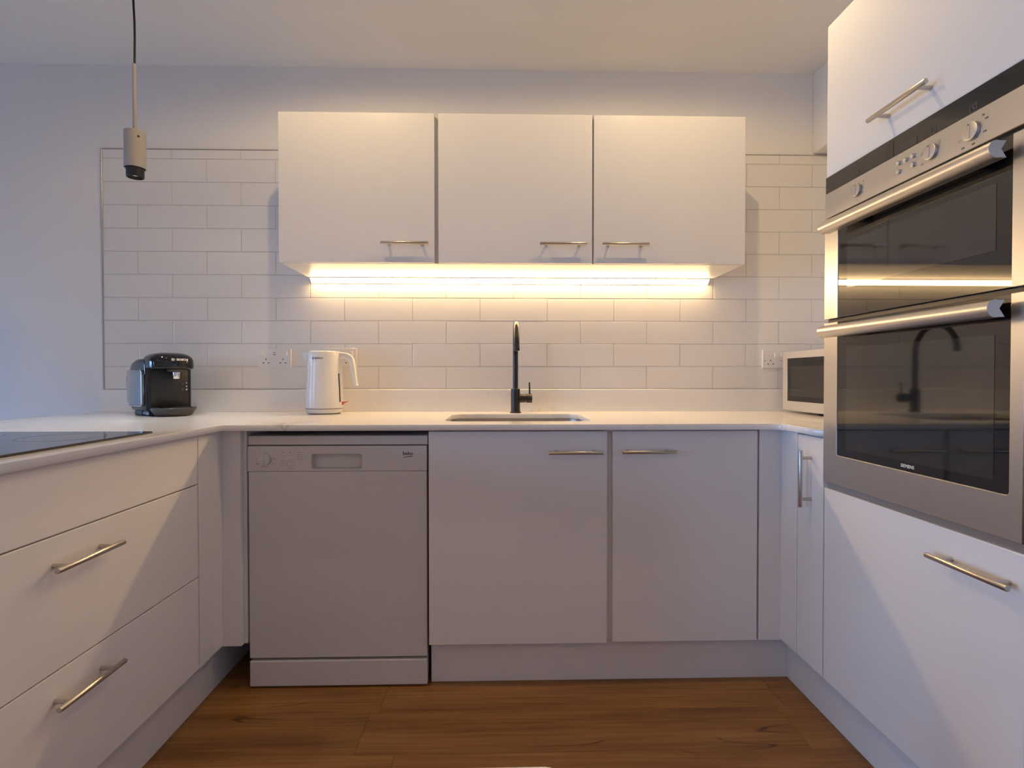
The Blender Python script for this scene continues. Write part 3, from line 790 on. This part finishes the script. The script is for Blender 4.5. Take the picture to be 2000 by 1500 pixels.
# spout: a V lip at the left of the rim
sp = bmesh.new()
tip = Vector((KX - 0.0955, KY - 0.012, WT + 0.2585)); zt = WT + 0.2590
pa = Vector((KX - 0.056, KY - 0.036, zt)); pb_ = Vector((KX - 0.060, KY + 0.030, zt)); pc = Vector((KX - 0.0705, KY - 0.010, WT + 0.198))
vs = [sp.verts.new(p) for p in (tip, pa, pb_, pc)]
sp.faces.new((vs[0], vs[1], vs[2])); sp.faces.new((vs[0], vs[3], vs[1])); sp.faces.new((vs[0], vs[2], vs[3])); sp.faces.new((vs[1], vs[3], vs[2]))
bmesh.ops.bevel(sp, geom=list(sp.edges), offset=0.003, segments=2, affect='EDGES')
bmesh.ops.recalc_face_normals(sp, faces=sp.faces)
obj('spout', sp, 'white_plastic', t, 50)
hp = [(KX + 0.055, KY, 1.1330), (KX + 0.075, KY, 1.1350), (KX + 0.095, KY, 1.1325), (KX + 0.1080, KY, 1.1255), (KX + 0.1150, KY, 1.1150), (KX + 0.1185, KY, 1.1000), (KX + 0.1225, KY, 1.075), (KX + 0.1265, KY, 1.045), (KX + 0.1305, KY, 1.018), (KX + 0.1330, KY, 1.0045)]
hw = [0.0125, 0.0125, 0.0120, 0.0115, 0.0110, 0.0105, 0.0100, 0.0092, 0.0085, 0.0075]
obj('handle', sweep(hp, [rrect(-0.015, 0.015, -h_, h_, 0.006, 3) for h_ in hw], (0, 1, 0)), 'white_plastic', t, 50)
gz = [(0.1700, 0.0030), (0.15, 0.0034), (0.12, 0.0034), (0.09, 0.0034), (0.06, 0.0034), (0.0500, 0.0026)]
def krad(z_):
    for (r0, z0), (r1, z1) in zip(prof[3:], prof[4:]):
        if z0 <= z_ <= z1: return r0 + (r1 - r0) * (z_ - z0) / (z1 - z0)
ga = math.radians(-20)
obj('water_gauge', sweep([(KX + krad(z_) * math.cos(ga) - 0.0005, KY + krad(z_) * math.sin(ga), WT + z_) for z_, _ in gz],
                         [rrect(-0.0045, 0.0045, -0.0012, 0.0012, 0.001, 2) for z_, w_ in gz], (-math.sin(ga), math.cos(ga), 0)), 'grey_plastic', t, 40)
sw = bmesh.new()
box(KX + 0.0745, KX + 0.0800, KY - 0.014, KY + 0.008, 0.9240, 0.9370, 0.001, 1, sw)
sweep([(KX + 0.076, KY - 0.004, 0.9350), (KX + 0.088, KY - 0.004, 0.9362), (KX + 0.1000, KY - 0.004, 0.9385)], [rrect(-0.010, 0.010, -0.0035, 0.0025, 0.0012, 2), rrect(-0.009, 0.009, -0.0028, 0.0018, 0.0012, 2), rrect(-0.007, 0.007, -0.0006, 0.0006, 0.0005, 2)], (0, 1, 0), sw)
obj('switch', sw, 'red', t)
def wrap(bm, cx_, cy_, rfun, a0, extra=0.0004):
    """wrap flat front-facing lettering (x = arc length, z = height) on the kettle's wall"""
    for v in bm.verts:
        r_ = rfun(v.co.z - WT) + extra + v.co.y
        a = a0 + v.co.x / r_
        v.co.x, v.co.y = cx_ + r_ * math.sin(a), cy_ - r_ * math.cos(a)
lt = text('BOSCH', 0.0102, frame_to((0.0060, 0, 1.1205), (1, 0, 0), (0, 0, 1)), 0.0004, 0.02)
for v in lt.verts: v.co.y = -v.co.y
rg = lathe([(0.0042, -0.0002), (0.0052, -0.0002), (0.0052, 0.0002), (0.0042, 0.0002), (0.0042, -0.0002)], (0, 0, 0), 20)
box(-0.0026, -0.0014, -0.0035, 0.0035, -0.0002, 0.0002, 0, 1, rg); box(0.0014, 0.0026, -0.0035, 0.0035, -0.0002, 0.0002, 0, 1, rg); box(-0.002, 0.002, -0.0006, 0.0006, -0.0002, 0.0002, 0, 1, rg)
rg.transform(frame_to((-0.0190, 0, 1.1205), (1, 0, 0), (0, 0, 1)))
merge(lt, rg)
wrap(lt, KX, KY, krad, math.radians(-7))
obj('lettering', lt, 'print_dark', body)

# ------------------------------------------------------------------ coffee machine (own coordinates: front is -y)
cf = thing('coffee_machine', 'black pod coffee machine on the worktop in the left corner', 'coffee machine', (0.372, -0.185, WT), math.radians(50))
def rbox(x0, x1, y0, y1, z0, z1, bev, seg=4, bm=None): return box(x0, x1, y0, y1, z0, z1, bev, seg, bm)
# body: side profile (y, z) pushed out along x, softened
def side_prism(prof, x0, x1, bev, seg=3):
    t = bmesh.new()
    a = [t.verts.new((x0, y_, z_)) for y_, z_ in prof]; b_ = [t.verts.new((x1, y_, z_)) for y_, z_ in prof]
    n = len(prof)
    for i in range(n): t.faces.new((a[i], a[(i + 1) % n], b_[(i + 1) % n], b_[i]))
    t.faces.new(a[::-1]); t.faces.new(b_)
    bmesh.ops.recalc_face_normals(t, faces=t.faces)
    es = [e for e in t.edges if abs(e.verts[0].co.x - e.verts[1].co.x) < 1e-6]
    bmesh.ops.bevel(t, geom=es, offset=bev, segments=seg, affect='EDGES', profile=0.5)
    return t
bodyp = [(-0.062, 0.018), (0.105, 0.018), (0.128, 0.036), (0.135, 0.06), (0.135, 0.165), (0.128, 0.195), (0.105, 0.217), (0.06, 0.228), (-0.04, 0.228), (-0.062, 0.212)]
lobj('body', side_prism(bodyp, -0.083, 0.085, 0.016, 4), 'black_gloss', cf, 40)
hd = bmesh.new()
bmesh.ops.create_uvsphere(hd, u_segments=40, v_segments=24, radius=1.0)
for v in hd.verts:
    x_, y_, z_ = v.co
    f = lambda q, p: math.copysign(abs(q) ** p, q)
    v.co = Vector((f(x_, 0.62) * 0.080, f(y_, 0.60) * 0.086 - 0.052, f(z_, 0.70) * 0.048 + 0.2050))
    if v.co.z < 0.190: v.co.z = 0.190 + (v.co.z - 0.190) * 0.25
head = lobj('brew_head', hd, 'black_gloss', cf, 60)
hc = bmesh.new(); tube((0.012, -0.098, 0.176), (0.012, -0.098, 0.186), 0.030, 0.034, 28, 0.002, hc)
lobj('nozzle_collar', hc, 'grey_plastic', cf, 35)
lobj('nozzle', tube((0.012, -0.098, 0.148), (0.012, -0.098, 0.178), 0.0125, 0.0148, 28, 0.001), 'chrome', cf, 35)
lobj('front_panel', box(-0.066, 0.068, -0.0650, -0.058, 0.030, 0.196, 0.002, 2), 'black_plastic', cf, 40)
tk = side_prism([(-0.048, 0.050), (-0.040, 0.040), (0.10, 0.040), (0.124, 0.060), (0.126, 0.150), (0.118, 0.1830), (-0.030, 0.1830), (-0.048, 0.165)], -0.0935, -0.0800, 0.004, 3)
lobj('water_tank', tk, 'tank', cf, 40)
rim = bmesh.new()
pts = [(-0.048, 0.050), (-0.040, 0.040), (0.10, 0.040), (0.124, 0.060)]
pp = [(-0.0925, -0.0300, 0.1845), (-0.0925, -0.0440, 0.1760), (-0.0925, -0.0490, 0.1640), (-0.0925, -0.0490, 0.056), (-0.0925, -0.0440, 0.0440), (-0.0925, -0.0360, 0.0395), (-0.0925, 0.100, 0.0395)]
sweep(pp, circle(0.0018, 8), (1, 0, 0), rim)
lobj('tank_rim', rim, 'alu', cf, 50)
tr = lathe([(0, 0.002), (0.060, 0.002), (0.066, 0.006), (0.0785, 0.026), (0.0790, 0.031), (0.076, 0.034), (0.070, 0.0335), (0, 0.0335)], (0, 0, 0), 40)
for v in tr.verts:
    v.co.x = v.co.x * 1.03 + 0.006
    v.co.y = v.co.y * (0.98 if v.co.y < 0 else 0.5) - 0.085
tray = lobj('drip_tray', tr, 'grey_plastic', cf, 40)
gb = bmesh.new()
for k in range(7):
    yy = -0.150 + 0.014 * k; hwid = 0.058 * math.sqrt(max(0.05, 1 - ((yy + 0.105) / 0.062) ** 2))
    box(0.006 - hwid, 0.006 + hwid, yy - 0.002, yy + 0.002, 0.0330, 0.0360, 0.0005, 1, gb)
lobj('drip_grille', gb, 'black_gloss', tray)
ft = bmesh.new()
sweep([(-0.072, 0.02, 0.0), (-0.060, 0.05, 0.0), (0.0, 0.10, 0.0)], [(-0.0, 0.0), (0.022, 0.0), (0.022, 0.02), (0.0, 0.02)], (0, 0, 1), ft)
box(-0.070, 0.072, -0.050, 0.115, 0.0, 0.019, 0.006, 2, ft)
lobj('foot_ring', ft, 'black_plastic', cf, 40)
for x_, z_, r_ in ((0.046, 0.126, 0.0060), (0.046, 0.106, 0.0060)):
    lobj('button', tube((x_, -0.0640, z_), (x_, -0.0668, z_), r_, n=18, bev=0.0005), 'grey_plastic', cf, 35)
for x_, z_, r_ in ((0.062, 0.131, 0.0026), (0.062, 0.117, 0.0026), (0.062, 0.104, 0.0032)):
    lobj('indicator', tube((x_, -0.0640, z_), (x_, -0.0660, z_), r_, n=12), 'print_white', cf)
lt = text('BOSCH', 0.0125, frame_to((0.0220, 0, 0), (1, 0, 0), (0, 0, 1)), 0.0004, 0.03)
rg = lathe([(0.0044, -0.0002), (0.0056, -0.0002), (0.0056, 0.0002), (0.0044, 0.0002), (0.0044, -0.0002)], (0, 0, 0), 20)
box(-0.0026, -0.0014, -0.0035, 0.0035, -0.0002, 0.0002, 0, 1, rg); box(0.0014, 0.0026, -0.0035, 0.0035, -0.0002, 0.0002, 0, 1, rg); box(-0.002, 0.002, -0.0006, 0.0006, -0.0002, 0.0002, 0, 1, rg)
rg.transform(frame_to((-0.0120, 0, 0), (1, 0, 0), (0, 0, 1)))
merge(lt, rg)
def head_y(x_, z_):
    a = (abs(x_) / 0.080) ** (1 / 0.62); c = (abs(z_ - 0.205) / 0.048) ** (1 / 0.70)
    return -0.052 - 0.086 * (max(0.0, 1 - a * a - c * c) ** 0.5) ** 0.60
for v in lt.verts:
    zz = 0.2235 + v.co.z * 0.9; dy = v.co.y
    v.co.y = head_y(v.co.x, zz) - 0.0006 + dy; v.co.z = zz
lobj('lettering', lt, 'print_white', head)
nm = box(-0.022, 0.018, -0.0656, -0.0648, 0.063, 0.0655)
lobj('name_bar', nm, 'black_gloss', cf)

# ------------------------------------------------------------------ pendant lamp
PXc, PYc = 0.4680, -0.4900
t = thing('pendant_lamp', 'slim grey cylinder pendant lamp hanging on a black cable', 'pendant lamp', (PXc, PYc, 1.745))
obj('ceiling_rose', lathe([(0, 2.3945), (0.034, 2.3945), (0.0375, 2.398), (0.0375, 2.4198), (0, 2.4198)], (PXc + 0.016, PYc, 0), 32), 'lamp_body', t, 35)
cpth = [(PXc + 0.0012, PYc, 2.138), (PXc + 0.0020, PYc, 2.175), (PXc + 0.0030, PYc, 2.225), (PXc + 0.0026, PYc, 2.285), (PXc + 0.0004, PYc, 2.335), (PXc - 0.0012, PYc, 2.375), (PXc - 0.001, PYc, 2.3965)]
obj('cable', sweep(cpth, circle(0.0036, 10), (0, 1, 0)), 'cable', t, 60)
obj('cable_grip', tube((PXc - 0.001, PYc, 2.385), (PXc - 0.001, PYc, 2.3955), 0.006, n=12), 'cable', t, 35)
obj('stem', tube((PXc, PYc, 1.900), (PXc, PYc, 2.1415), 0.0060, n=18, bev=0.0008), 'lamp_body', t, 35)
sh = lathe([(0.0, 1.9045), (0.0318, 1.9045), (0.0332, 1.9031), (0.0332, 1.7760), (0.0312, 1.7760), (0.0312, 1.86), (0, 1.86)], (PXc, PYc, 0), 36)
shade = obj('lamp_shade', sh, 'lamp_body', t, 35)
hn = Vector((0.78, -0.62, 0)).normalized()
hc0 = Vector((PXc, PYc, 1.8800))
obj('screw_hole', tube(hc0 + hn * 0.0322, hc0 + hn * 0.0337, 0.0040, n=16), 'cable', shade)
obj('spot_head', lathe([(0.0, 1.7950), (0.0275, 1.7950), (0.0275, 1.7475), (0.0265, 1.7445), (0.0235, 1.7440), (0.0215, 1.7570), (0, 1.7570)], (PXc, PYc, 0), 36), 'black_matt', t, 35)
obj('lens', lathe([(0, 1.7556), (0.0175, 1.7556), (0.0175, 1.7568), (0, 1.7568)], (PXc, PYc, 0), 28), 'lens', t)
for s in (-1, 1):
    pc_ = Vector((PXc + s * 0.83 * 0.0295, PYc + s * 0.55 * 0.0295, 1.7728))
    obj('rim_bead', lathe([(0, -0.0028), (0.002, -0.002), (0.0028, 0), (0.002, 0.002), (0, 0.0028)], pc_, 12), 'print_white', t, 60)  # white beads put in for the bright highlights at the rim
add_light('pendant_bulb', 'SPOT', (PXc, PYc, 1.7550), 19.0, (0.78, 0.9, 1.0), spot_size=math.radians(70), spot_blend=0.5, shadow_soft_size=0.016)

# ------------------------------------------------------------------ stool at the very bottom edge of the view
t = thing('stool', 'white stool seat just showing at the bottom edge of the picture', 'stool', (1.755, -1.77, 0))
obj('seat', plate(rrect(1.665, 1.845, -1.93, -1.610, 0.03, 5), [], 0.022, facing_up(0, 0, 0.450), 0.004), 'stool', t)
for xx in (1.685, 1.825):
    for yy in (-1.90, -1.64):
        obj('leg', tube((xx, yy, 0), (xx + (0.01 if xx < 1.7 else -0.01), yy + (0.02 if yy < -1.8 else -0.02), 0.430), 0.009, 0.012, 14), 'stool', t, 35)
